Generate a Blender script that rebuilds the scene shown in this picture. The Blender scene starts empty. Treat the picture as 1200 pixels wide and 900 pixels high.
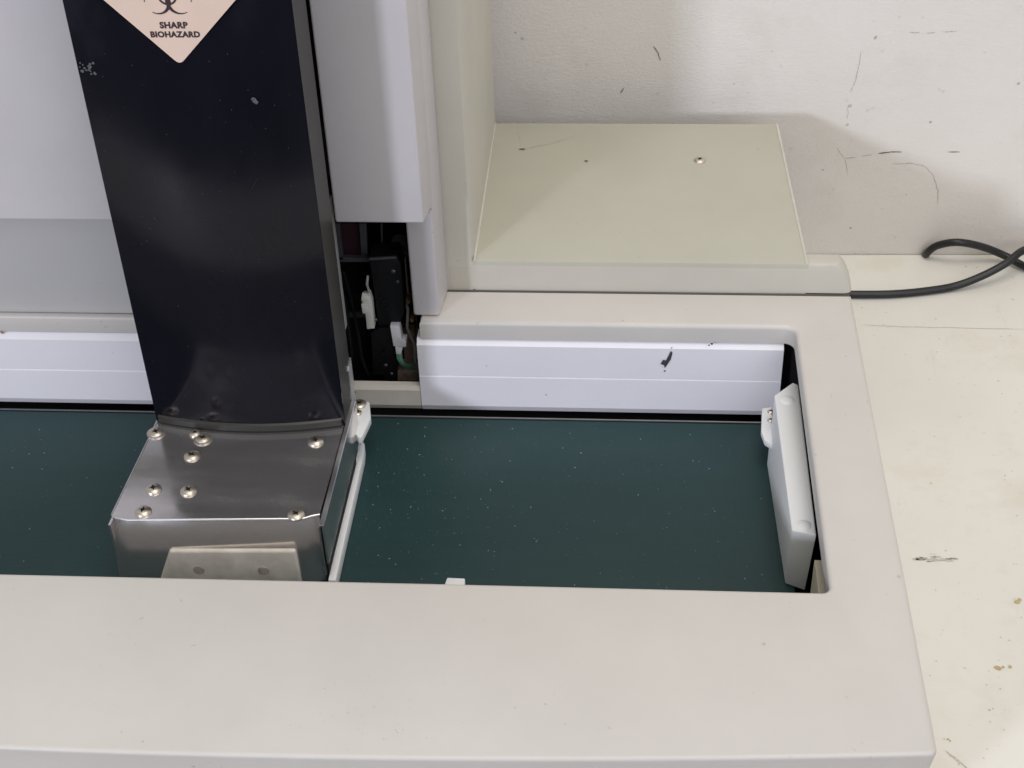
import bpy, bmesh, math, random
from mathutils import Vector, Matrix
random.seed(7)
S = bpy.context.scene
C = S.collection

# ------------------------------------------------------------------ camera (metres; deck of the analyser is z = 0)
CAM = Vector((0.0590895, -0.6439919, 0.5041655))
RX = Vector((0.99726988, 0.06670063, -0.03168315))
UY = Vector((-0.01612739, 0.61544046, 0.78801837))
FW = Vector((-0.07206041, 0.78535602, -0.61483593))
FOC = 1800.0
def at(px, py, ax, v):
    """point of the photograph's grid on the plane (ax = v), metres"""
    d = FW + RX * ((px - 600) / FOC) - UY * ((py - 450) / FOC)
    return CAM + d * ((v - CAM[ax]) / d[ax])
cam = bpy.data.cameras.new('camera')
co = bpy.data.objects.new('camera', cam); C.objects.link(co)
M = Matrix.Identity(4)
for i in range(3):
    M[i][0], M[i][1], M[i][2], M[i][3] = RX[i], UY[i], -FW[i], CAM[i]
co.matrix_world = M
cam.sensor_width = 36; cam.lens = FOC / 1200 * 36
cam.clip_start = .02; cam.clip_end = 60
S.camera = co

# ------------------------------------------------------------------ materials
def lin(r, g, b):
    f = lambda c: (c / 255 / 12.92) if c / 255 <= .04045 else ((c / 255 + .055) / 1.055) ** 2.4
    return (f(r), f(g), f(b), 1)
class NT:
    def __init__(s, name):
        s.m = bpy.data.materials.new(name); s.m.use_nodes = True
        s.t = s.m.node_tree; s.b = s.t.nodes['Principled BSDF']
        s.tc = s.t.nodes.new('ShaderNodeTexCoord')
    def n(s, typ, **kw):
        o = s.t.nodes.new(typ)
        for k, v in kw.items():
            if k in o.inputs: o.inputs[k].default_value = v
            else: setattr(o, k, v)
        return o
    def l(s, a, b): s.t.links.new(a, b)
    def coords(s, scale=(1, 1, 1)):
        mp = s.n('ShaderNodeMapping'); mp.inputs['Scale'].default_value = scale
        s.l(s.tc.outputs['Object'], mp.inputs['Vector']); return mp.outputs['Vector']
    def noise(s, scale, detail=3, rough=.5, stretch=(1, 1, 1)):
        o = s.n('ShaderNodeTexNoise', Scale=scale, Detail=detail, Roughness=rough)
        s.l(s.coords(stretch), o.inputs['Vector']); return o.outputs['Fac']
    def ramp(s, fac, stops):
        r = s.n('ShaderNodeValToRGB'); e = r.color_ramp.elements
        while len(e) < len(stops): e.new(.5)
        for i, (p, c) in enumerate(stops): e[i].position = p; e[i].color = c
        s.l(fac, r.inputs['Fac']); return r.outputs['Color']
    def mix(s, fac, a, b):
        x = s.n('ShaderNodeMix', data_type='RGBA')
        for i, v in ((0, fac), (6, a), (7, b)):
            if hasattr(v, 'is_linked'): s.l(v, x.inputs[i])
            else: x.inputs[i].default_value = v
        return x.outputs[2]
    def bump(s, h, strength, dist=.001):
        b = s.n('ShaderNodeBump', Strength=strength, Distance=dist)
        s.l(h, b.inputs['Height']); s.l(b.outputs['Normal'], s.b.inputs['Normal'])
    def base(s, c):
        if hasattr(c, 'is_linked'): s.l(c, s.b.inputs['Base Color'])
        else: s.b.inputs['Base Color'].default_value = c
    def set(s, **kw):
        for k, v in kw.items(): s.b.inputs[k.replace('_', ' ')].default_value = v
g = lambda v: (v, v, v, 1)
def shade(c, k): return (c[0] * k, c[1] * k, c[2] * k, 1)

def painted(name, col, rough=.42, peel=900, speck=.3, blotch=.06, speckcol=(.22, .19, .15, 1), speckscale=260, spec=.4):
    """moulded or painted housing: faint grime clouds, sparse pin-prick specks, orange-peel"""
    t = NT(name)
    cl = t.ramp(t.noise(14, 4, .6), [(.3, shade(col, 1 - blotch)), (.7, shade(col, 1 + blotch * .4))])
    cl = t.mix(t.ramp(t.noise(3.2, 2), [(.35, g(0)), (.7, g(.35))]), cl, shade((col[0] * 1.0, col[1] * .985, col[2] * .96), .97))
    sp = t.ramp(t.noise(speckscale, 2, .5), [(.71, g(0)), (.75, g(speck))])
    wh = t.ramp(t.noise(9, 2, .5), [(.48, g(0)), (.62, g(1))])
    mm = t.n('ShaderNodeMath', operation='MULTIPLY'); t.l(sp, mm.inputs[0]); t.l(wh, mm.inputs[1])
    t.base(t.mix(mm.outputs[0], cl, speckcol))
    r = t.ramp(t.noise(22, 4, .6), [(.3, g(rough - .05)), (.7, g(rough + .07))]); t.l(r, t.b.inputs['Roughness'])
    t.bump(t.noise(peel, 2), .06, .0006)
    t.set(Specular_IOR_Level=spec)
    return t.m
def plain(name, col, rough=.5, metal=0, spec=.5, var=.08, vs=60, bump=0):
    t = NT(name)
    t.base(t.ramp(t.noise(vs, 4, .6), [(.3, shade(col, 1 - var)), (.7, shade(col, 1 + var))]))
    t.set(Roughness=rough, Metallic=metal, Specular_IOR_Level=spec)
    if bump: t.bump(t.noise(vs * 12, 3), bump, .0005)
    return t.m

COVER = painted('cover plastic', (.635, .604, .564, 1), speck=.45)
PANEL = painted('panel plastic', (.645, .615, .62, 1), speck=.25)
DECK = painted('deck paint', (.50, .485, .40, 1), .5, peel=1500, speck=.25)
TOWER = painted('tower paint', (.60, .575, .50, 1), .5, peel=1500, speck=.2)
TRIM = painted('trim plastic', (.56, .53, .46, 1), speck=.2)
NYLON = painted('white nylon', (.86, .845, .88, 1), .45, speck=.25, speckscale=420, blotch=.04)
NYLON2 = painted('guide nylon', (.86, .87, .87, 1), .42, speck=.12, blotch=.05)
CREAM = plain('cream sheet', (.72, .66, .52, 1), .6)
RAIL = plain('aged rail', (.66, .61, .53, 1), .5, var=.08)
BLACK = plain('cavity black', (.012, .011, .012, 1), .7, spec=.2)
BLKPL = plain('black plastic', (.009, .009, .010, 1), .5, spec=.25, bump=.1)
GREYBAR = plain('dull grey metal', (.16, .16, .17, 1), .45, .7)
RUST = plain('rusty bolt', (.36, .24, .15, 1), .6, .4, var=.4, vs=200)
WHCON = plain('connector nylon', (.72, .70, .62, 1), .5)
WIREG = plain('green wire', (.10, .34, .20, 1), .4)
WIREW = plain('grey wire', (.35, .36, .33, 1), .4)
CABLE = plain('cable rubber', (.012, .013, .014, 1), .38, spec=.5)
MARK = plain('dark scuff', (.16, .14, .13, 1), .8, spec=.1, var=.3, vs=900)
PENCIL = plain('pencil scuff', (.52, .47, .43, 1), .9, spec=.1, var=.35, vs=700)
STAIN = plain('ochre stain', (.55, .43, .24, 1), .8, spec=.1, var=.15, vs=700)
CRUMB = plain('pale crumbs', (.24, .27, .25, 1), .8)
STICK = plain('peach sticker', (.82, .63, .51, 1), .45, var=.04, vs=40)
INK = plain('dark ink', (.045, .028, .032, 1), .5, var=.1)

# black glossy sheet of the chute: soft room reflections painted in as bluish smears, and dust
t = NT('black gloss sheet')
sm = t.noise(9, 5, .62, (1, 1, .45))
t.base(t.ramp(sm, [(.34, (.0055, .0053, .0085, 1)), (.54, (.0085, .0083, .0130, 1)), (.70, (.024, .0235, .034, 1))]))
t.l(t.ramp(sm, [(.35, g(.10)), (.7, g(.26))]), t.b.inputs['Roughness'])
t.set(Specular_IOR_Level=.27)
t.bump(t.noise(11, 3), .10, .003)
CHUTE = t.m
t = NT('black side sheet'); t.base((.028, .028, .024, 1)); t.set(Roughness=.38)
CHSIDE = t.m

# stainless steel, fine brushing and wavy sheet
def steel(name, col, rough, wave=.10, stretch=(1, 14, 1), metal=1):
    t = NT(name)
    br = t.noise(260, 4, .6, stretch)
    t.base(t.ramp(br, [(.25, shade(col, .86)), (.75, col)]))
    sw = t.n('ShaderNodeMath', operation='MULTIPLY'); t.l(t.noise(48, 4, .55, (.3, 1.6, 1)), sw.inputs[0]); t.l(t.noise(21, 3, .6), sw.inputs[1])
    t.l(t.ramp(sw.outputs[0], [(.10, g(rough)), (.42, g(rough + .22))]), t.b.inputs['Roughness'])
    t.set(Metallic=metal)
    t.bump(t.noise(26, 3, .5), wave, .0012)
    return t.m
STEEL = steel('stainless sheet', (.80, .77, .755, 1), .10, .14, metal=.91)
SCREW = steel('nickel screw', (.74, .67, .57, 1), .3, .02)
EDGE = steel('bright sheet edge', (.86, .85, .86, 1), .3, .02)

# conveyor belt: dark blue-green woven PVC
t = NT('green belt')
w = t.n('ShaderNodeTexWave', Scale=330, Distortion=.6); t.l(t.coords((1, .05, 1)), w.inputs['Vector'])
w2 = t.n('ShaderNodeTexWave', Scale=330, Distortion=.6, bands_direction='Y'); t.l(t.coords((.05, 1, 1)), w2.inputs['Vector'])
ad = t.n('ShaderNodeMath', operation='MULTIPLY'); t.l(w.outputs['Fac'], ad.inputs[0]); t.l(w2.outputs['Fac'], ad.inputs[1])
bc = t.ramp(t.noise(8, 5, .6, (.4, 1, 1)), [(.3, (.0090, .034, .036, 1)), (.7, (.015, .049, .051, 1))])
bc = t.mix(t.ramp(ad.outputs[0], [(.2, g(0)), (.9, g(.4))]), bc, (.020, .050, .052, 1))
bc = t.mix(t.ramp(t.noise(26, 5, .7, (.06, 1, 1)), [(.50, g(0)), (.72, g(.5))]), bc, (.022, .052, .056, 1))
bc = t.mix(t.ramp(t.noise(16, 6, .7), [(.55, g(0)), (.75, g(.35))]), bc, (.030, .060, .062, 1))
bc = t.mix(t.ramp(t.noise(480, 2), [(.72, g(0)), (.78, g(.22))]), bc, (.15, .18, .16, 1))
t.base(bc); t.set(Roughness=.44, Specular_IOR_Level=.38); t.bump(ad.outputs[0], .25, .0003)
BELT = t.m

# wall: rough rolled emulsion with handled grime
t = NT('wall paint')
wc = t.ramp(t.noise(3.0, 5, .6), [(.3, (.72, .675, .62, 1)), (.72, (.80, .765, .72, 1))])
wc = t.mix(t.ramp(t.noise(17, 4, .7), [(.55, g(0)), (.8, g(.35))]), wc, (.62, .56, .50, 1))
wc = t.mix(t.ramp(t.noise(150, 2), [(.71, g(0)), (.76, g(.18))]), wc, (.35, .29, .24, 1))
t.base(wc); t.set(Roughness=.75, Specular_IOR_Level=.25)
hb = t.n('ShaderNodeMath', operation='ADD'); t.l(t.noise(420, 3, .6, (1, 1, 2)), hb.inputs[0]); t.l(t.noise(45, 4, .6), hb.inputs[1])
t.bump(hb.outputs[0], .32, .0011)
WALL = t.m
t = NT('table laminate')
tc = t.ramp(t.noise(6, 5, .6), [(.3, (.76, .735, .67, 1)), (.72, (.82, .80, .735, 1))])
tc = t.mix(t.ramp(t.noise(60, 4, .7), [(.58, g(0)), (.8, g(.30))]), tc, (.66, .60, .50, 1))
tc = t.mix(t.ramp(t.noise(11, 5, .7), [(.56, g(0)), (.74, g(.5))]), tc, (.68, .61, .46, 1))
tc = t.mix(t.ramp(t.noise(38, 5, .75, (1, .22, 1)), [(.60, g(0)), (.72, g(.35))]), tc, (.60, .55, .45, 1))
tc = t.mix(t.ramp(t.noise(230, 2), [(.72, g(0)), (.76, g(.5))]), tc, (.42, .34, .24, 1))
t.base(tc); t.set(Roughness=.55, Specular_IOR_Level=.3); t.bump(t.noise(160, 4), .12, .0006)
TABLE = t.m

# ------------------------------------------------------------------ mesh helpers
class MB:
    def __init__(s): s.bm = bmesh.new(); s.mi = 0
    def face(s, pts):
        f = s.bm.faces.new([s.bm.verts.new(Vector(p)) for p in pts]); f.material_index = s.mi; return f
    def loft(s, rings, caps=True, closed=True):
        vs = [[s.bm.verts.new(Vector(p)) for p in r] for r in rings]
        n = len(vs[0])
        for a, b in zip(vs, vs[1:]):
            for i in range(n if closed else n - 1):
                j = (i + 1) % n
                f = s.bm.faces.new((a[i], a[j], b[j], b[i])); f.material_index = s.mi
        if caps:
            for r in (vs[0][::-1], vs[-1]):
                f = s.bm.faces.new(r); f.material_index = s.mi
        return vs
    def box(s, x0, x1, y0, y1, z0, z1):
        s.loft([[(x0, y0, z), (x1, y0, z), (x1, y1, z), (x0, y1, z)] for z in (z0, z1)])
    def prism(s, pts, ax, a, b):
        """polygon pts given in the two other axes, extruded along ax from a to b"""
        def mk(p, v):
            q = list(p); q.insert(ax, v); return q
        s.loft([[mk(p, a) for p in pts], [mk(p, b) for p in pts]])
    def tube(s, path, r, n=14):
        path = [Vector(p) for p in path]; rings = []
        up = Vector((0, 0, 1))
        for i, p in enumerate(path):
            d = (path[min(i + 1, len(path) - 1)] - path[max(i - 1, 0)]).normalized()
            u = up if abs(d.dot(up)) < .95 else Vector((1, 0, 0))
            a = d.cross(u).normalized(); b = a.cross(d).normalized()
            rings.append([p + a * (r * math.cos(6.28318 * k / n)) + b * (r * math.sin(6.28318 * k / n)) for k in range(n)])
        s.loft(rings)
    def lathe(s, prof, c, n=28, axis='z'):
        c = Vector(c); rings = []
        for r, h in prof:
            ring = []
            for k in range(n):
                a = 6.28318 * k / n; x, y = r * math.cos(a), r * math.sin(a)
                ring.append(c + (Vector((x, y, h)) if axis == 'z' else Vector((x, -h, y)) if axis == 'y' else Vector((h, x, y))))
            rings.append(ring)
        s.loft(rings)
    def ribbon(s, pts, w, nrm, lift=.00018):
        """a drawn line on a surface: flat strip following pts"""
        nrm = Vector(nrm); pts = [Vector(p) + nrm * lift for p in pts]; L = []
        for i, p in enumerate(pts):
            d = (pts[min(i + 1, len(pts) - 1)] - pts[max(i - 1, 0)]).normalized()
            k = w * (.25 if i in (0, len(pts) - 1) else random.uniform(.7, 1.15)) / 2
            o = d.cross(nrm).normalized() * k; L.append((p + o, p - o))
        for a, b in zip(L, L[1:]): s.face([a[0], a[1], b[1], b[0]])
    def blob(s, c, r, nrm, lift=.00018, n=9, sx=1):
        nrm = Vector(nrm); u = nrm.cross(Vector((0, .31, .95))).normalized(); v = nrm.cross(u)
        c = Vector(c) + nrm * lift
        s.face([c + u * (r * sx * random.uniform(.6, 1.2) * math.cos(6.28 * k / n)) + v * (r * random.uniform(.6, 1.2) * math.sin(6.28 * k / n)) for k in range(n)])
    def bevel(s, off, seg=3, cond=None, angle=30):
        bm = s.bm; bm.normal_update()
        es = [e for e in bm.edges if len(e.link_faces) == 2 and e.calc_face_angle(0) > math.radians(angle) and (cond is None or cond(e))]
        bmesh.ops.bevel(bm, geom=es, offset=off, segments=seg, affect='EDGES', profile=.5, clamp_overlap=True)
    def build(s, name, mats, parent=None, smooth=30):
        me = bpy.data.meshes.new(name)
        bmesh.ops.recalc_face_normals(s.bm, faces=[f for f in s.bm.faces if len(f.edges) and any(len(e.link_faces) == 2 for e in f.edges)])
        s.bm.to_mesh(me); s.bm.free()
        for m in (mats if isinstance(mats, (list, tuple)) else [mats]): me.materials.append(m)
        me.polygons.foreach_set('use_smooth', [True] * len(me.polygons))
        me.set_sharp_from_angle(angle=math.radians(smooth))
        o = bpy.data.objects.new(name, me); C.objects.link(o)
        if parent: put(o, parent)
        return o
def wloc(o):
    v = o.location.copy()
    while o.parent: o = o.parent; v += o.location
    return v
def put(o, parent):
    """parent without moving: meshes are modelled in place"""
    o.parent = parent; o.location = o.location - wloc(parent)
def thing(name, label, cat, loc):
    o = bpy.data.objects.new(name, None); C.objects.link(o); o.location = loc; o.empty_display_size = .02
    o['label'] = label; o['category'] = cat; return o
def tag(o, label, cat): o['label'] = label; o['category'] = cat; return o
mm = .001
ZT = -.105                                                     # table top

# ------------------------------------------------------------------ setting: wall and table
wa, wb = at(950, 298, 2, ZT), at(1200, 298, 2, ZT)
wdir = (wb - wa); wdir.z = 0; wdir.normalize()
wn = Vector((wdir.y, -wdir.x, 0))                              # towards the camera
def onwall(px, py):
    d = FW + RX * ((px - 600) / FOC) - UY * ((py - 450) / FOC)
    return CAM + d * ((wa - CAM).dot(wn) / d.dot(wn))
b = MB()
p0, p1 = wa - wdir * 1.3, wa + wdir * 1.3
b.loft([[p0 + Vector((0, 0, z)), p1 + Vector((0, 0, z)), p1 - wn * .08 + Vector((0, 0, z)), p0 - wn * .08 + Vector((0, 0, z))] for z in (-.7, 1.3)])
b.mi = 1
def wline(pts, w, wob=.8):
    out = []
    for (x0, y0), (x1, y1) in zip(pts, pts[1:]):
        for k in range(4): out.append(onwall(x0 + (x1 - x0) * k / 4 + random.uniform(-wob, wob), y0 + (y1 - y0) * k / 4 + random.uniform(-wob, wob) * .5))
    out.append(onwall(*pts[-1])); b.ribbon(out, w, wn)
for seg in ([(990, 186), (1004, 184)], [(1010, 183), (1022, 181)], [(1065, 38), (1078, 38)], [(1086, 39), (1096, 38)], [(1105, 37), (1122, 37)]): wline(seg, .0006)
wline([(1046, 192), (1068, 191), (1084, 195), (1094, 206), (1099, 224), (1098, 240)], .0005)
wline([(1008, 60), (1006, 82), (1002, 98), (996, 108)], .0005)
wline([(994, 125), (993, 140)], .0004); wline([(980, 172), (990, 186), (993, 205)], .0005)
for q in ((1026, 44, 1.3), (996, 124, 1.4), (993, 146, 1.2), (1090, 143, 1.1), (612, 45, 1.1), (604, 38, .7), (964, 199, .8), (997, 267, 1.0), (1062, 228, .6), (1193, 98, 1.2), (905, 60, .5), (860, 98, .6)):
    b.blob(onwall(q[0], q[1]), q[2] * mm, wn)
b.mi = 2
wline([(1029, 180), (1044, 178), (1057, 178)], .0008, .3); wline([(1111, 178), (1125, 178)], .0009, .3)
b.mi = 3
wline([(766, 54), (771, 62), (774, 71)], .0008, .3); wline([(727, 109), (731, 103)], .0012, .2)
wall = b.build('wall', [WALL, PENCIL, MARK, plain('brown scuff', (.30, .26, .23, 1), .9, spec=.1, var=.3, vs=900)]); wall['kind'] = 'structure'

b = MB()
b.loft([[wa - wdir * 1.2 - Vector((0, .62, 0)) + Vector((0, 0, z - ZT)), wa + wdir * 1.0 - Vector((0, .62, 0)) + Vector((0, 0, z - ZT)),
         wa + wdir * 1.0 + wn * .001 + Vector((0, 0, z - ZT)), wa - wdir * 1.2 + wn * .001 + Vector((0, 0, z - ZT))] for z in (ZT - .03, ZT)])
Z = (0, 0, 1)
def tline(pts, w, wob=.7):
    out = []
    for (x0, y0), (x1, y1) in zip(pts, pts[1:]):
        for k in range(4): out.append(at(x0 + (x1 - x0) * k / 4 + random.uniform(-wob, wob), y0 + (y1 - y0) * k / 4 + random.uniform(-wob, wob), 2, ZT))
    out.append(at(*pts[-1], 2, ZT)); b.ribbon(out, w, Z)
b.mi = 1
tline([(1012, 381), (1060, 383), (1110, 384), (1200, 386)], .0006, .4)
tline([(1108, 880), (1122, 891), (1136, 903)], .0011, .4)
for k in range(34): b.blob(at(random.triangular(1062, 1130, 1085) , 654 + random.gauss(0, 1.8), 2, ZT), random.uniform(.2, .8) * mm, Z, sx=4)
for k in range(40): b.blob(at(random.uniform(1080, 1200), random.uniform(390, 900), 2, ZT), random.uniform(.2, .6) * mm, Z)
b.mi = 2
for (x, y, n, r) in ((1175, 782, 5, 1.6), (1192, 705, 4, 1.5), (1160, 828, 2, .8), (1180, 560, 2, .8), (1110, 868, 2, .7)):
    for k in range(n): b.blob(at(x + random.gauss(0, 4), y + random.gauss(0, 2), 2, ZT), r * random.uniform(.5, 1.1) * mm, Z, lift=.00018 + k * .00003)
table = b.build('table', [TABLE, plain('grey smudge', (.58, .54, .47, 1), .8, spec=.1, var=.2, vs=600), STAIN])
tag(table, 'cream laminate table with faint stains, under the analyser and against the wall', 'table')

# ------------------------------------------------------------------ analyser
an = thing('laboratory_analyser', 'off-white laboratory analyser with a tall tower, low deck and sunken green belt', 'laboratory machine', (0, 0, ZT))

# cover: C-shaped deck round the belt opening
def arc(cx, cy, r, a0, a1, n=6):
    return [(cx + r * math.cos(math.radians(a0 + (a1 - a0) * k / n)), cy + r * math.sin(math.radians(a0 + (a1 - a0) * k / n))) for k in range(n + 1)]
fy = lambda x: -.2512 + 1.13e-4 * (x * 1000 + 150) ** 2 / 1000
outer = [(-.0563, .0874), (.188, .0874)]
outer += [(.1883, -.05), (.1885, -.15)] + arc(.1845, fy(.1845) + .004, .004, 0, -80, 4)
xs = [.17 - .02 * k for k in range(31)]
outer += [(x, fy(x)) for x in xs]
inner = [(-.43, -.1495), (-.23, -.1493), (-.02, -.1483)] + arc(.1498, -.144, .004, -90, 0) + arc(.148, .0495, .006, 0, 90) + [(-.0563, .0555)]
poly = outer + inner
b = MB(); bm = b.bm
top = [bm.verts.new((x, y, 0)) for x, y in poly]
ft = bm.faces.new(top)
no = len(outer)
low = []
for i, (x, y) in enumerate(poly):
    if i < no: low.append(bm.verts.new((x + (.0015 if x > .18 else 0), y + (.034 if y < -.22 else 0), -.1045 if i > 0 else -.0115)))
    else: low.append(bm.verts.new((x, y, -.0115)))
for i in range(len(poly)):
    j = (i + 1) % len(poly)
    bm.faces.new((top[j], top[i], low[i], low[j]))
bm.normal_update()
tset = set(top)
es = [e for e in bm.edges if e.verts[0] in tset and e.verts[1] in tset]
bmesh.ops.bevel(bm, geom=es, offset=.0024, segments=5, affect='EDGES', profile=.5, clamp_overlap=True)
b.mi = 1
for (x, y, r) in ((1053, 676, 1.0), (895, 755, .9), (992, 817, .6), (560, 378, .5), (730, 376, .5)): b.blob(at(x, y, 2, 0), r * mm, Z, lift=.0002)
for k in range(46): b.blob(at(random.gauss(440, 50), random.gauss(845, 26), 2, 0), random.uniform(.1, .32) * mm, Z, lift=.0002)
for k in range(26): b.blob(at(random.uniform(20, 1050), random.uniform(710, 870), 2, 0), random.uniform(.1, .3) * mm, Z, lift=.0002)
b.build('cover', [COVER, PENCIL], an, 40)

b = MB(); b.box(-.0562, .1870, .0870, .0883, -.02, -.0003); b.box(.1510, .1872, .0886, .0995, -.10, -.0004); b.build('seam_shade', plain('seam shade', (.11, .10, .085, 1), .7), an)  # dark filler strips stand in for the shade inside the seam gap

# rear rail of the opening left of the slot
b = MB()
b.prism([(.0555, -.0115), (.0555, 0), (.0585, .0), (.0605, .0), (.0605, -.0115)], 0, -.43, -.10)
b.bevel(.0014, 3); b.mi = 1
b.blob(at(2, 389, 1, .0555), .0011, (0, -1, 0)); b.blob(at(4, 390, 1, .0555), .0007, (0, -1, 0), lift=.0003)
b.build('rear_rail', [COVER, RUST], an)
# sheet behind, under the left panel
b = MB(); b.box(-.43, -.10, .0612, .066, -.01, .0765)
b.build('recess_panel', painted('recess plastic', (.52, .51, .50, 1)), an)

# front panels either side of the chute slot
def panel(x0, x1, x1b, r):
    b = MB()
    prof = [(x0, .0385), (x1, .0385), (x1b, .0598), (x0, .0598)]
    b.prism(prof, 2, .0759, .46); b.bevel(r, 4)
    return b
panel(-.43, -.182, -.182, .0013).build('front_panel', PANEL, an, 40)
panel(-.0936, -.0466, -.0440, .0013).build('front_panel', PANEL, an, 40)
# column that carries the right panel
b = MB(); b.prism([(-.0600, .0606), (-.0452, .0606), (-.0428, .0872), (-.0600, .0872)], 2, .0006, .46); b.bevel(.0014, 3)
b.mi = 1
for (x, y, r) in ((494, 354, .5), (507, 272, .4), (505, 245, .7)): b.blob(at(x, y, 1, .0606), r * mm, (0, -1, 0))
b.build('side_column', [PANEL, PENCIL], an)

# tower behind the seam, rounded front corner
b = MB()
angs = (0, 12, 25, 38, 52, 65, 78, 90)
def tring(k):
    """front corner: sharp where it meets the deck, rolled higher up"""
    out = [(-.0590, .0885), (-.0425, .0885)]
    for i, a in enumerate(angs):
        rx, ry = -.0425 + .0153 * math.sin(math.radians(a)), .1065 - .018 * math.cos(math.radians(a))
        t = i / (len(angs) - 1)
        sx, sy = (-.0425 + .0153 * t * 1.6, .0885) if t < .625 else (-.0272, .0885 + .018 * (t - .625) / .375)
        out.append((sx + (rx - sx) * k, sy + (ry - sy) * k))
    return out + [(-.0272, .2525), (-.43, .2525), (-.43, .1400), (-.0590, .1400)]
b.loft([[(x, y, z) for x, y in tring(k)] for z, k in ((-.02, 0), (.020, 0), (.05, .12), (.09, .3), (.14, .5), (.2, .7), (.3, 1), (.46, 1))])
b.build('tower', TOWER, an, 25)

# low deck to the right of the tower, its pale folded edges, screws and scratches
b = MB()
b.loft([[(-.0275, .0886, z), (.1623, .0886, z), (.1566, .2523, z), (-.0275, .2523, z)] for z in (ZT + .004, .0200)])
b.bevel(.0009, 2, lambda e: all(v.co.z > .01 for v in e.verts))
b.mi = 1
b.ribbon([at(610, 176, 2, .02), at(625, 172, 2, .02), at(650, 167, 2, .02), at(676, 159, 2, .02)], .0007, Z)
b.ribbon([at(605, 152, 2, .02), at(608, 160, 2, .02), at(611, 172, 2, .02)], .0005, Z)
for (x, y, r) in ((783, 202, .6), (888, 175, .7), (913, 172, .6), (749, 172, .4), (846, 199, .7), (676, 221, .6), (576, 183, .6), (575, 176, .4), (537, 305, .7), (835, 250, .5)): b.blob(at(x, y, 2, .02), r * mm, Z)
b.mi = 2
b.blob(at(612, 175, 2, .02), .0013, Z, lift=.0003, sx=1.8)
b.blob(at(687, 189, 2, .02), .0013, Z, lift=.0003)
b.mi = 3
e0 = [at(556, 306, 2, .02), at(580, 144.5, 2, .02)]
b.loft([[p + Vector((dx, 0, dz)) for dx, dz in ((-.0005, -.0002), (.0006, -.0002), (.0006, .0004), (-.0005, .0010))] for p in e0])
e1 = [Vector((.1617, .0887, .02)), Vector((.1560, .2523, .02))]
b.loft([[p + Vector((dx, 0, dz)) for dx, dz in ((-.0009, -.0005), (.0004, -.0012), (.0004, .0001), (-.0009, .00035))] for p in e1])
deck = b.build('deck', [DECK, PENCIL, MARK, plain('bare folded edge', (.58, .565, .49, 1), .5)], an)

def screw(c, r, h, parent, axis='z', mat=None, rot=None):
    b = MB()
    prof = [(r * .96, -.0004), (r, h * .12), (r * .97, h * .35), (r * .85, h * .62), (r * .62, h * .86), (r * .36, h * .97), (r * .3, h * .98), (r * .26, h * .6), (.0001, h * .5)]
    b.lathe(prof, c, 28, axis)
    c = Vector(c); a = random.uniform(0, 3.14) if rot is None else rot
    b.mi = 1
    for k in (0, 1):
        ca, sa = math.cos(a + k * 1.5708), math.sin(a + k * 1.5708)
        L, W = r * .46, r * .085
        q = []
        for (u, v) in ((-L, -W), (L, -W), (L, W), (-L, W)):
            x, y = u * ca - v * sa, u * sa + v * ca
            q.append((x, y))
        f = lambda x, y, hh: c + (Vector((x, y, hh)) if axis == 'z' else Vector((x, -hh, y)) if axis == 'y' else Vector((hh, x, y)))
        b.loft([[f(x, y, h * .80 + k * .00002) for x, y in q], [f(x, y, h * .965 + k * .00003) for x, y in q]])
    return b.build('screw', [mat or SCREW, BLACK], parent)
screw(at(820, 188.5, 2, .02), .0037, .0017, deck)

# moulded trim along the deck's front edge
b = MB()
tr = [(-.0418, .0884), (.1842, .0884)] + arc(.1840, .0930, .0046, -70, 10, 5) + [(.1884, .100), (-.0418, .100)]
b.loft([[(x, y, .0003) for x, y in tr], [(x - (.0016 if x > .17 else 0), y, .0080) for x, y in tr], [(x - (.0046 if x > .17 else 0), y, .0150) for x, y in tr], [(x - (.0082 if x > .17 else 0), y + (.0006 if y < .099 else 0), .0196) for x, y in tr]])
b.bevel(.0012, 3, lambda e: all(v.co.z > .015 for v in e.verts))
b.mi = 1
for (x, y) in ((973, 312), (970, 318)): b.blob(at(x, y, 1, .0884), .0005, (0, -1, 0))
b.build('deck_trim', [TRIM, PENCIL], an, 40)
# lower housing under the cover, dark inside
b = MB()
b.box(-.43, .150, .1005, .26, -.10, -.012)
b.build('lower_housing', BLACK, an)

# well of the belt: dark liner
b = MB()
b.box(.1660, .1700, -.20, .085, -.10, -.0125)
b.box(.150, .1655, .062, .085, -.10, -.0125)
b.box(-.43, .1655, -.205, -.20, -.10, -.0125)
b.box(-.43, .1655, -.199, .0999, -.10, -.0705)
b.build('well_liner', BLACK, an)
b = MB(); b.box(-.43, .150, -.1600, -.1505, -.0635, -.0122); b.build('inner_skirt', COVER, an)
# conveyor belt
b = MB(); b.prism([(-.185, -.0692), (-.185, -.0652), (-.183, -.0640), (.0475, -.0640), (.0488, -.0650), (.0488, -.0692)], 0, -.43, .1480)
b.build('conveyor_belt', BELT, an)
b = MB(); b.tube([(-.43, .0508, -.0655), (.148, .0508, -.0655)], .0008, 8); b.build('belt_rod', GREYBAR, an)

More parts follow.
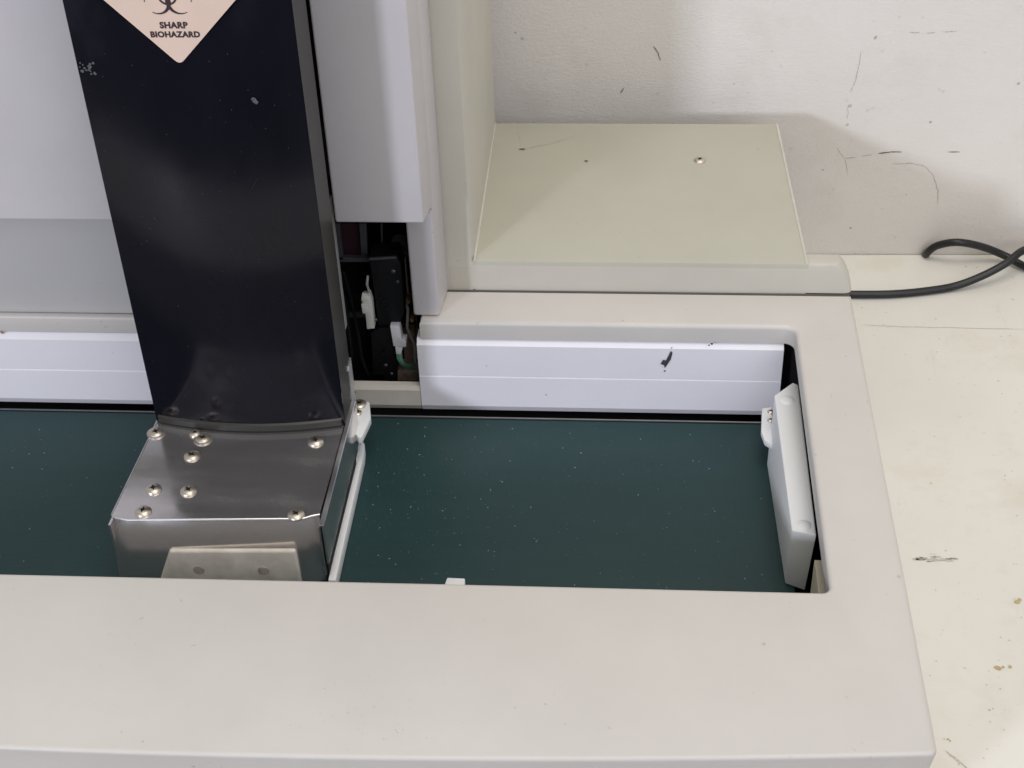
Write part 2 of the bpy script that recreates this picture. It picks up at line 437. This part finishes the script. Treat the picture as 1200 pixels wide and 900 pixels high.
# white back strips with a groove and chamfers
sp = [(.0570, -.0119), (.0536, -.0150), (.0534, -.0362), (.0540, -.0368), (.0534, -.0374), (.0532, -.0585), (.0556, -.0632), (.0650, -.0632), (.0650, -.0119)]
b = MB(); b.prism(sp, 0, -.43, -.112); b.build('guide_strip', NYLON, an, 25)
b = MB(); b.loft([[(-.0585, y, z) for y, z in sp], [(.1487, y, z) for y, z in sp]])
b.mi = 1
def onstrip(x, y): return at(x, y, 1, .0534)
b.face([onstrip(*p) + Vector((0, -.0003, 0)) for p in ((786, 411), (788, 413), (786, 421), (782, 427), (779, 431), (778, 427), (781, 421), (784, 415))])
b.face([onstrip(*p) + Vector((0, -.0005, 0)) for p in ((777, 421), (781, 422), (780, 428), (774, 426))])
for (x, y, r) in ((787, 407, .5), (779, 434, .6), (831, 404, .6), (834, 402, .8), (640, 462, .4), (570, 428, .3)): b.blob(onstrip(x, y), r * mm, (0, -1, 0), lift=.0006)
b.build('guide_strip', [NYLON, plain('black chip', (.05, .05, .06, 1), .7, var=.4, vs=900)], an, 25)
# low rail under the slot
b = MB(); b.prism([(.0560, -.0632), (.0536, -.0590), (.0536, -.0480), (.0550, -.0456), (.0585, -.0452), (.0585, -.0632)], 0, -.1115, -.0588)
b.mi = 1; b.blob(at(416, 459, 1, .0536), .0011, (0, -1, 0), lift=.0004)
b.build('low_rail', [RAIL, MARK], an, 25)

# ---- mechanism seen through the slot
def Y(px, py, y): return at(px, py, 1, y)
def slab(b, pts, y, th):
    a = [Y(x, yy, y) for x, yy in pts]; b.loft([a, [p + Vector((0, th, 0)) for p in a]])
b = MB(); slab(b, [(432, 303), (465, 301), (470, 310), (474, 366), (468, 381), (443, 382), (440, 352)], .074, .016)
slab(b, [(446, 384), (464, 384), (466, 446), (452, 448), (449, 440), (437, 440), (434, 390)], .076, .014)
b.bevel(.0008, 2)
for (x, y) in ((446, 349), (450, 352), (447, 358), (453, 361), (452, 410), (449, 415)): b.lathe([(.0008, -.001), (.0008, .0006), (.0003, .0008)], Y(x, y, .0735), 10, 'y')
mod = b.build('control_module', BLKPL, an)
b = MB(); slab(b, [(424, 348), (433, 346), (436, 355), (439, 385), (430, 386), (428, 368), (425, 366)], .0710, .006)
slab(b, [(424, 345), (430, 347), (430, 353), (423, 353)], .0705, .003); slab(b, [(423, 357), (430, 357), (431, 367), (425, 368)], .0705, .003)
b.bevel(.0004, 2); b.build('connector', WHCON, mod)
b = MB(); slab(b, [(457, 382), (468, 382), (471, 398), (476, 399), (476, 407), (461, 406)], .0700, .006); slab(b, [(463, 406), (472, 407), (470, 416), (464, 415)], .0705, .005)
b.bevel(.0004, 2); b.build('connector', NYLON, mod)
for k, m in ((0, WIREG), (1, WIREG), (2, WIREW), (3, WIREG)):
    b = MB(); b.tube([Y(465 + 1.7 * k, 413, .073), Y(466 + 1.7 * k, 420, .072), Y(470 + 1.5 * k, 427, .073), Y(477 + k, 431 - 1.5 * k, .077), Y(487, 434 - 2.5 * k, .082)], .0006, 8); b.build('wire', m, mod)
b = MB(); b.tube([Y(431, 323, .078), Y(430, 333, .0745), Y(433, 343, .074), Y(434, 350, .074)], .0008, 8); b.build('wire', WIREW, mod)
for pts, yy, th in (([(421, 262), (429, 262), (431, 303), (424, 304)], .092, .003), ([(446, 262), (448, 262), (449, 304), (447, 304)], .092, .003), ([(396, 301), (434, 303), (436, 307), (396, 307)], .088, .003),
                    ([(392, 262), (398, 262), (402, 304), (396, 304)], .088, .003), ([(392, 366), (436, 366), (437, 372), (392, 372)], .094, .002)):
    b = MB(); slab(b, pts, yy, th); b.build('frame_bracket', GREYBAR, an)
for x, y, r in ((461, 318, .0013), (440, 375, .0011), (452, 428, .0012), (459, 438, .0011), (466, 330, .0010)):
    b = MB(); b.lathe([(r, -.001), (r, .0003), (r * .6, .0007), (.0002, .0008)], Y(x, y, .0742 if y < 383 else .0762), 14, 'y'); b.build('bolt', GREYBAR, mod)
for k, (pts, rr, m) in enumerate(([[(402, 318), (409, 340), (414, 362), (420, 392), (424, 420), (432, 440)], .0010, BLKPL], [[(396, 330), (404, 352), (408, 384), (412, 412), (410, 438)], .0013, BLKPL], [[(472, 345), (478, 362), (477, 384), (486, 404), (487, 430)], .0009, WIREW])):
    b = MB(); b.tube([Y(x, y, .083 + .002 * math.sin(i + k)) for i, (x, y) in enumerate(pts)], rr, 8); b.build('wire', m, mod)
b = MB(); slab(b, [(433, 302.5), (464, 300.5), (465, 303), (433, 305)], .0734, .001); b.build('edge_highlight', GREYBAR, mod)  # pale slab paints the highlight along the module's top edge
b = MB(); slab(b, [(399, 262), (421, 262), (424, 304), (402, 304)], .097, .002); b.build('backing_sheet', plain('dark maroon sheet', (.035, .008, .014, 1), .6), an)
b = MB(); b.tube([Y(467, 300, .088), Y(469, 280, .098)], .0052, 18); b.tube([Y(468, 292, .0915), Y(468.4, 289, .093)], .0058, 18); b.tube([Y(467.5, 297, .089), Y(467.7, 295, .0899)], .0058, 18); b.build('sensor_barrel', plain('dark barrel', (.10, .10, .115, 1), .3, .3), an)
b = MB(); slab(b, [(470, 300), (475, 303), (479, 344), (474, 345)], .088, .004); b.build('shaft', plain('tarnished shaft', (.42, .38, .33, 1), .5, .3), an)
for (x, y, r) in ((477, 352, .0022), (481, 391, .0028), (474, 442, .0022), (483, 374, .0016)):
    b = MB(); b.lathe([(r, -.006), (r, .0008), (r * .7, .0018), (.0002, .002)], Y(x, y, .084), 12, 'y'); b.build('bolt', RUST, an)
b = MB(); slab(b, [(466, 434), (491, 436), (491, 446), (466, 446)], .078, .012); slab(b, [(470, 384), (489, 384), (491, 432), (476, 432)], .0905, .004); b.build('ledge', plain('grimy ledge', (.26, .19, .14, 1), .6, var=.5, vs=160), an)
b = MB()
b.box(-.182, -.0592, .1380, .1395, -.012, .46); b.box(-.112, -.0605, .0990, .1000, -.06, -.012); b.box(-.1810, -.1800, .0605, .1390, -.06, .46); b.box(-.1800, -.112, .0662, .0680, -.06, .46); b.box(-.0598, -.0592, .0650, .1390, -.0430, .46)
b.box(-.112, -.0600, .0610, .1370, .0900, .0910)
b.build('inner_housing', BLACK, an)

# white guide block by the right edge of the opening
b = MB()
T = [(.1532, .0376), (.1423, .0258), (.1437, -.0817), (.1555, -.0850), (.1562, .0355)]
Bt = [(.1515, .0300), (.1400, .0117), (.1434, -.0808), (.1530, -.0855), (.1560, .0300)]
b.loft([[(x, y, -.0635) for x, y in Bt], [(x, y, -.0250) for x, y in T]])
b.bevel(.0007, 3)
eg = b.build('end_guide', NYLON2, an, 35)
for p in (Vector((.1490, .0215, -.025)), Vector((.1497, -.0782, -.025))):
    b = MB(); b.lathe([(.0043, -.0002), (.0037, .0002), (.0029, .0005), (.0019, .00075), (.0009, .0009), (.0001, .00095)], p, 28); b.build('plug', NYLON2, eg, 70)
b = MB()
q = [at(x, y, 2, -.045) for x, y in ((893, 478), (905, 476), (906, 522), (896, 516), (892, 505))]
b.loft([[p + Vector((0, 0, -.004)) for p in q], q]); b.bevel(.0009, 2)
br = b.build('bracket', NYLON2, eg)
for (x, y) in ((903, 483), (903, 493)): screw(at(x, y, 2, -.0448), .0019, .0012, br)
b = MB(); b.box(.1536, .1585, -.1215, -.0985, -.0690, -.0290); b.build('stop_block', CREAM, an)
# small white tab just inside the front edge of the well
b = MB()
q = [at(x, y, 2, -.020) for x, y in ((521, 684), (524, 676.5), (545, 677.5), (545, 684))]
q[0] = q[0] + Vector((-.002, -.012, 0)); q[3] = q[3] + Vector((.0005, -.012, 0))
b.loft([[p + Vector((0, 0, -.043)) for p in q], q]); b.bevel(.0006, 2); b.build('sensor_tab', NYLON2, an)

# ------------------------------------------------------------------ steel hood with black chute
ch = thing('sharps_chute', 'tall glossy black chute with warning sticker on a screwed stainless hood over the belt', 'sharps chute', (-.14, -.04, -.064))
HZ = -.020
b = MB()
tp = [(-.1931, -.0090), (-.1980, -.0868), (-.1960, -.0884), (-.1890, -.0900), (-.1005, -.0862), (-.0955, -.0838), (-.0922, -.0828), (-.0902, .0060)]
b.loft([[(x, y, HZ - .0014) for x, y in tp], [(x, y, HZ) for x, y in tp]])
# front face, side cheeks
fr = [(-.1975, -.0866), (-.1958, -.0880), (-.1890, -.0896), (-.1005, -.0858), (-.0957, -.0834), (-.0926, -.0824)]
b.loft([[(x, y, HZ - .0016) for x, y in fr] + [(x, y + .0012, HZ - .0016) for x, y in fr[::-1]],
        [(x - (.0012 if x < -.15 else 0), y - .0050, -.0330) for x, y in fr] + [(x - (.0012 if x < -.15 else 0), y - .0038, -.0330) for x, y in fr[::-1]],
        [(x - (.0030 if x < -.15 else 0), y - .0052, -.0620) for x, y in fr] + [(x - (.0030 if x < -.15 else 0), y - .0040, -.0620) for x, y in fr[::-1]]])
b.mi = 0
b.loft([[(-.1990, -.0925, z), (-.1978, -.0925, z), (-.1936, .002, z), (-.1948, .002, z)] for z in (-.0540, HZ - .0022)])
hood = b.build('hood', STEEL, ch, 30)
# right side flange, deeper than the plate and open at its front end
b = MB()
b.loft([[(-.0884, .0068, z), (-.0873, .0068, z), (-.0886, -.0922, z), (-.0897, -.0922, z)] for z in (-.0460, HZ + .0002)])
b.loft([[(-.0908, .0060, z), (-.0900, .0060, z), (-.0907, -.0920, z), (-.0915, -.0920, z)] for z in (-.0545, HZ - .002)])
b.mi = 1
b.loft([[(x, y, HZ + .0004) for x, y in ((-.0896, .0074), (-.0872, .0068), (-.0885, -.0923), (-.0911, -.0925))], [(x, y, HZ + .0011) for x, y in ((-.0894, .0072), (-.0875, .0066), (-.0888, -.0921), (-.0908, -.0923))]])
b.mi = 2
b.loft([[(-.0899, -.0040, z), (-.0885, -.0040, z), (-.0897, -.0905, z), (-.0906, -.0905, z)] for z in (-.0550, HZ - .001)])
b.build('side_flange', [STEEL, EDGE, BLACK], hood)
# bright cut edge along the front of the top plate
b = MB(); rim = [(x, y - .0004, HZ - .0004) for x, y in tp[1:7]]
b.tube(rim, .0006, 8); b.tube([(-.1933, -.0090, HZ - .0004), (-.1982, -.0866, HZ - .0004)], .0006, 8); b.build('rim', EDGE, hood)
# beige plate with two dimples low on the front
b = MB(); q = [Y(x, y, -.0962) for x, y in ((198, 646), (346, 646), (354, 686), (186, 684))]
b.loft([q, [p + Vector((0, .0030, 0)) for p in q]]); b.bevel(.0022, 4)
b.mi = 1
for (x, y) in ((233, 668), (309, 669)):
    b.lathe([(.0030, 0), (.0028, .0003), (.0010, .0004)], Y(x, y, -.0963), 16, 'y')
b.build('front_plate', [plain('worn beige plate', (.76, .70, .62, 1), .4, var=.16, vs=90), plain('dimple', (.46, .40, .34, 1), .5, var=.3, vs=300)], hood)
for i, (x, y) in enumerate(((183, 508), (229, 509), (238, 515), (225, 535), (180, 574), (221, 576), (168, 600), (370, 518), (347, 604))):
    p = at(x, y, 2, HZ); screw(p, .0032 if i == 1 else .0043, .0020, hood)
    if i in (0, 2):
        b = MB(); b.lathe([(.0050, 0), (.0050, .0006), (.0042, .0008)], p + Vector((0, 0, .00005)), 24); b.build('washer', SCREW, hood)
# upright tab behind the right end of the hood
b = MB(); b.prism([(.0075, -.055), (.0075, .0010), (.0090, .0035), (.0160, .0040), (.0160, -.055)], 0, -.0900, -.0889); b.build('upright_tab', EDGE, hood)
# white runner on the belt and clip at the back
b = MB(); q = [(-.0898, .0100), (-.0885, .0165), (-.0866, .0145), (-.0857, .0050), (-.0859, -.0945), (-.0900, -.0945)]
b.loft([[(x, y, -.0638) for x, y in q], [(x, y, -.0555) for x, y in q]]); b.bevel(.0008, 2); b.build('runner', NYLON2, ch)
b = MB(); b.loft([[(-.196, -.0930, -.0638), (-.1915, -.0945, -.0638), (-.1905, 0, -.0638), (-.195, 0, -.0638)], [(-.1965, -.0930, -.0545), (-.1925, -.0945, -.0545), (-.1915, 0, -.0545), (-.196, 0, -.0545)]]); b.bevel(.0008, 2); b.build('runner', NYLON2, ch)
b = MB(); q = [at(x, y, 2, -.036) for x, y in ((409, 470), (433, 470.5), (434.5, 490), (424, 512), (420, 513), (411, 500))]
b.loft([[p + Vector((0, 0, -.005)) for p in q], q]); b.bevel(.0008, 2); cl = b.build('clip', NYLON2, ch)
screw(at(421, 474, 2, -.0358), .0042, .0016, cl); screw(at(418.5, 484, 2, -.0358), .0028, .0012, cl)

# chute
ZTOP = .40
xl, xr, yf, yb = -.1934, -.0899, -.0130, .0145
b = MB(); rings = []; N = 24
zs = [HZ + .0004, .04, .10, .18, .28, ZTOP]
def yfront(u, z):
    k = (1 - (2 * u - 1) ** 2)
    s = .0066
    fl = 0
    return yf - s * k - fl
for z in zs:
    r = [(xl + (xr - xl) * k / N, yfront(k / N, z), z) for k in range(N + 1)]
    rings.append(r)
b.loft(rings, caps=False, closed=False)
b.mi = 1
b.loft([[(xr + .0002, yf, z), (xr + .0002, yb, z)] for z in zs], caps=False, closed=False)
b.loft([[(xl, yb, z), (xl, yf, z)] for z in zs], caps=False, closed=False)
b.loft([[(xr + .0002, yb, z), (xl, yb, z)] for z in zs], caps=False, closed=False)
bmesh.ops.remove_doubles(b.bm, verts=b.bm.verts, dist=.0001)
b.mi = 2
def onch(x, y, dy=.0005):
    p = Y(x, y, yf - .003)
    for _ in range(3): p = Y(x, y, yfront((p.x - xl) / (xr - xl), p.z))
    return p + Vector((0, -dy, 0))
for k in range(150):
    p = onch(random.uniform(95, 395), random.uniform(60, 480))
    if xl + .004 < p.x < xr - .004: b.blob(p, random.uniform(.08, .25) * mm, (0, -1, 0), lift=0)
for k in range(16): b.blob(onch(104 + random.gauss(0, 4), 80 + random.gauss(0, 5)), random.uniform(.4, .9) * mm, (0, -1, 0), lift=k * .00003)
b.mi = 3
b.blob(onch(298, 116), .0014, (0, -1, 0), lift=.0002); b.blob(onch(300, 119), .0012, (0, -1, 0), lift=.0003)
b.mi = 4
b.ribbon([onch(288, 232), onch(293, 223), onch(299, 213), onch(303, 206)], .0012, (0, -1, 0))
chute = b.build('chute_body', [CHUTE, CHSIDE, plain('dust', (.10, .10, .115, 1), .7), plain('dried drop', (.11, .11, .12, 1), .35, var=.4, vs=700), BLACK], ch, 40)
b = MB(); lo = []
for k in range(N + 1):
    uu = k / N; x = xl + .0015 + (xr - xl - .003) * uu; y = yfront(uu, 0)
    lo.append([(x, y - .0002, HZ + .0008), (x, y - .0014, HZ + .0012), (x, y - .0014, HZ + .0048), (x, y - .0002, HZ + .0056)])
b.loft(lo)
b.build('lower_lip', CHSIDE, chute, 40)

# warning sticker (diamond standing on its corner)
tipp, lft, rgt = onch(211, 76), onch(121.5, 0), onch(276, 0)
yl = min(tipp.y, lft.y, rgt.y) - .0002
tip, lft, rgt = Y(211, 76, yl), Y(121.5, 0, yl), Y(276, 0, yl)
dl = (lft - tip).normalized(); dr = (rgt - tip).normalized()
SIDE = .088
def rounded(corners, r):
    out = []
    n = len(corners)
    for i, p in enumerate(corners):
        a = (corners[i - 1] - p).normalized(); c = (corners[(i + 1) % n] - p).normalized()
        for k in range(6):
            tt = k / 5
            out.append((p + a * r).lerp(p, tt).lerp(p.lerp(p + c * r, tt), tt))
    return out
dia = rounded([tip, tip + dr * SIDE, tip + (dr + dl) * SIDE, tip + dl * SIDE], .003)
b = MB(); b.loft([[p + Vector((0, .0003, 0)) for p in dia], dia]); lab = b.build('warning_label', STICK, chute)
def onlab(x, y): return Y(x, y, yl - .00015)
def text(body, cx, cy, w):
    cu = bpy.data.curves.new('lettering', 'FONT'); cu.body = body; cu.size = 1; cu.align_x = 'CENTER'; cu.align_y = 'CENTER'; cu.offset = .048; cu.space_character = 1.06; cu.resolution_u = 4
    o = bpy.data.objects.new('lettering', cu); C.objects.link(o)
    bpy.context.view_layer.update()
    me = bpy.data.meshes.new_from_object(o.evaluated_get(bpy.context.evaluated_depsgraph_get()))
    bpy.data.objects.remove(o)
    xs = [v.co.x for v in me.vertices]; wd = max(xs) - min(xs); c = onlab(cx, cy)
    x0 = (onlab(cx - w / 2, cy), onlab(cx + w / 2, cy)); k = (x0[1] - x0[0]).length / wd
    mx = (max(xs) + min(xs)) / 2
    ysv = [v.co.y for v in me.vertices]; my = (max(ysv) + min(ysv)) / 2
    for v in me.vertices: v.co = Vector((c.x + (v.co.x - mx) * k, yl - .00015, c.z + (v.co.y - my) * k))
    me.materials.clear(); me.materials.append(INK)
    o = bpy.data.objects.new('lettering', me); C.objects.link(o); put(o, lab)
text('SHARP', 203.5, 29.5, 33); text('BIOHAZARD', 205.3, 40.3, 58)
# trefoil symbol: ring, three open crescents with flared roots
b = MB(); ctr = onlab(195.5, -5); u = .0088
def P2(x, z, d=0): return (ctr.x + x * u, yl - .00015 - d, ctr.z + z * u)
def strip2(o, i, d):
    for k in range(len(o) - 1): b.face([P2(*o[k], d), P2(*o[k + 1], d), P2(*i[k + 1], d), P2(*i[k], d)])
for L in (90, 210, 330):
    a = math.radians(L); cx, cz = .62 * math.cos(a), .62 * math.sin(a)
    o, i = [], []
    for k in range(41):
        th = a + math.radians(28 + (360 - 56) * k / 40)
        wgt = math.sin(math.pi * k / 40)
        o.append((cx + .68 * math.cos(th), cz + .68 * math.sin(th)))
        rr = .68 - .04 - .20 * wgt ** 1.6
        i.append((cx + rr * math.cos(th), cz + rr * math.sin(th)))
    strip2(o, i, .00001 * L / 90)
o = [(.50 * math.cos(6.2832 * k / 48), .50 * math.sin(6.2832 * k / 48)) for k in range(49)]; i = [(x * .80, z * .80) for x, z in o]; strip2(o, i, .00006)
b.build('hazard_symbol', INK, lab)

# ------------------------------------------------------------------ crumbs on the belt
b = MB()
for k in range(330):
    if random.random() < .72: x, y = random.uniform(-.084, .138), random.uniform(-.105, .043)
    else: x, y = random.uniform(-.30, -.20), random.uniform(-.105, .043)
    if random.random() < .35: x = random.gauss(-.05, .03); y = random.gauss(-.05, .04)
    if -.2 < x < -.083 or x > .138 or y > .044: continue
    r = random.choice((.0001, .00013, .00016, .0002, .00032)) ; a = random.uniform(0, 3.1); e = random.uniform(1, 2.2)
    q = [(x + r * (e * math.cos(a) * cx - math.sin(a) * cy), y + r * (e * math.sin(a) * cx + math.cos(a) * cy)) for cx, cy in ((-1, -.7), (1, -1), (.8, 1), (-1, .8))]
    b.loft([[(px, py, -.0640) for px, py in q], [(px * .4 + x * .6, py * .4 + y * .6, -.0640 + r) for px, py in q]])
cr = b.build('dust', CRUMB); cr['kind'] = 'stuff'; tag(cr, 'pale dust and crumbs scattered over the dark green belt', 'dust')

# ------------------------------------------------------------------ power cable
R = .0027; zc = ZT + R
def bz(pts, n=10):
    pts = [Vector(p) for p in pts]; pts = [pts[0] * 2 - pts[1]] + pts + [pts[-1] * 2 - pts[-2]]; out = []
    for i in range(1, len(pts) - 2):
        p0, p1, p2, p3 = pts[i - 1:i + 3]
        for k in range(n):
            s = k / n
            out.append(.5 * ((2 * p1) + (p2 - p0) * s + (2 * p0 - 5 * p1 + 4 * p2 - p3) * s * s + (3 * p1 - p0 - 3 * p2 + p3) * s ** 3))
    out.append(pts[-2]); return out
path = [at(960, 344, 2, zc), at(1003, 345, 2, zc), at(1045, 344.5, 2, zc), at(1085, 341, 2, zc), at(1120, 335, 2, zc + .001), at(1152, 323, 2, zc + .006), at(1180, 308, 2, zc + .012), at(1203, 292, 2, zc + .016),
        at(1250, 285, 2, zc + .012), at(1275, 305, 2, zc + .004), at(1240, 325, 2, zc), at(1203, 313, 2, zc + .001), at(1176, 299, 2, zc + .004), at(1150, 289, 2, zc + .011), at(1122, 284, 2, zc + .016), at(1098, 288, 2, zc + .010), at(1086, 297, 2, zc + .001), at(1084, 303, 2, ZT - .012)]
b = MB(); b.tube(bz(path), R, 16)
cb = b.build('power_cable', CABLE)
tag(cb, 'black rubber power cable curving over the table beside the wall', 'cable')

# ------------------------------------------------------------------ light
w = bpy.data.worlds.new('World'); S.world = w; w.use_nodes = True
bg = w.node_tree.nodes['Background']; # a light room above, a darker floor below
wt = w.node_tree; tcw = wt.nodes.new('ShaderNodeTexCoord'); sx = wt.nodes.new('ShaderNodeSeparateXYZ'); rp = wt.nodes.new('ShaderNodeValToRGB')
mr = wt.nodes.new('ShaderNodeMapRange'); mr.inputs['From Min'].default_value = -1; mr.inputs['From Max'].default_value = 1
wt.links.new(tcw.outputs['Generated'], sx.inputs[0]); wt.links.new(sx.outputs['Z'], mr.inputs['Value']); wt.links.new(mr.outputs[0], rp.inputs['Fac']); wt.links.new(rp.outputs['Color'], bg.inputs['Color'])
rp.color_ramp.elements[0].position = .36; rp.color_ramp.elements[0].color = (.10, .10, .135, 1)
rp.color_ramp.elements[1].position = .50; rp.color_ramp.elements[1].color = (1, .985, .965, 1)
bg.inputs['Strength'].default_value = .40
def area(name, loc, tgt, size, power, col, sy=None):
    l = bpy.data.lights.new(name, 'AREA'); l.energy = power; l.color = col; l.size = size
    if sy: l.shape = 'RECTANGLE'; l.size_y = sy
    o = bpy.data.objects.new(name, l); C.objects.link(o); o.location = loc
    o.rotation_euler = (Vector(tgt) - Vector(loc)).to_track_quat('-Z', 'Y').to_euler()
tg = Vector((.05, .1, 0))
area('window_light', tg + Vector((-.62, -1, .36)) * 1.96, tg, .20, 23, (.80, .84, 1.0))
area('right_fill_light', tg + Vector((.62, -1, .80)) * 1.7, tg, 1.5, 19, (.86, .88, 1.0))  # added soft fill from the right, lifts the chute's shadow on the panel
area('ceiling_light', (.25, -.25, 2.3), tg, 1.2, 21, (1.0, .95, .84))

S.view_settings.view_transform = 'Standard'; S.view_settings.look = 'None'
S.view_settings.exposure = -.14; S.view_settings.gamma = 1
S.cycles.max_bounces = 8
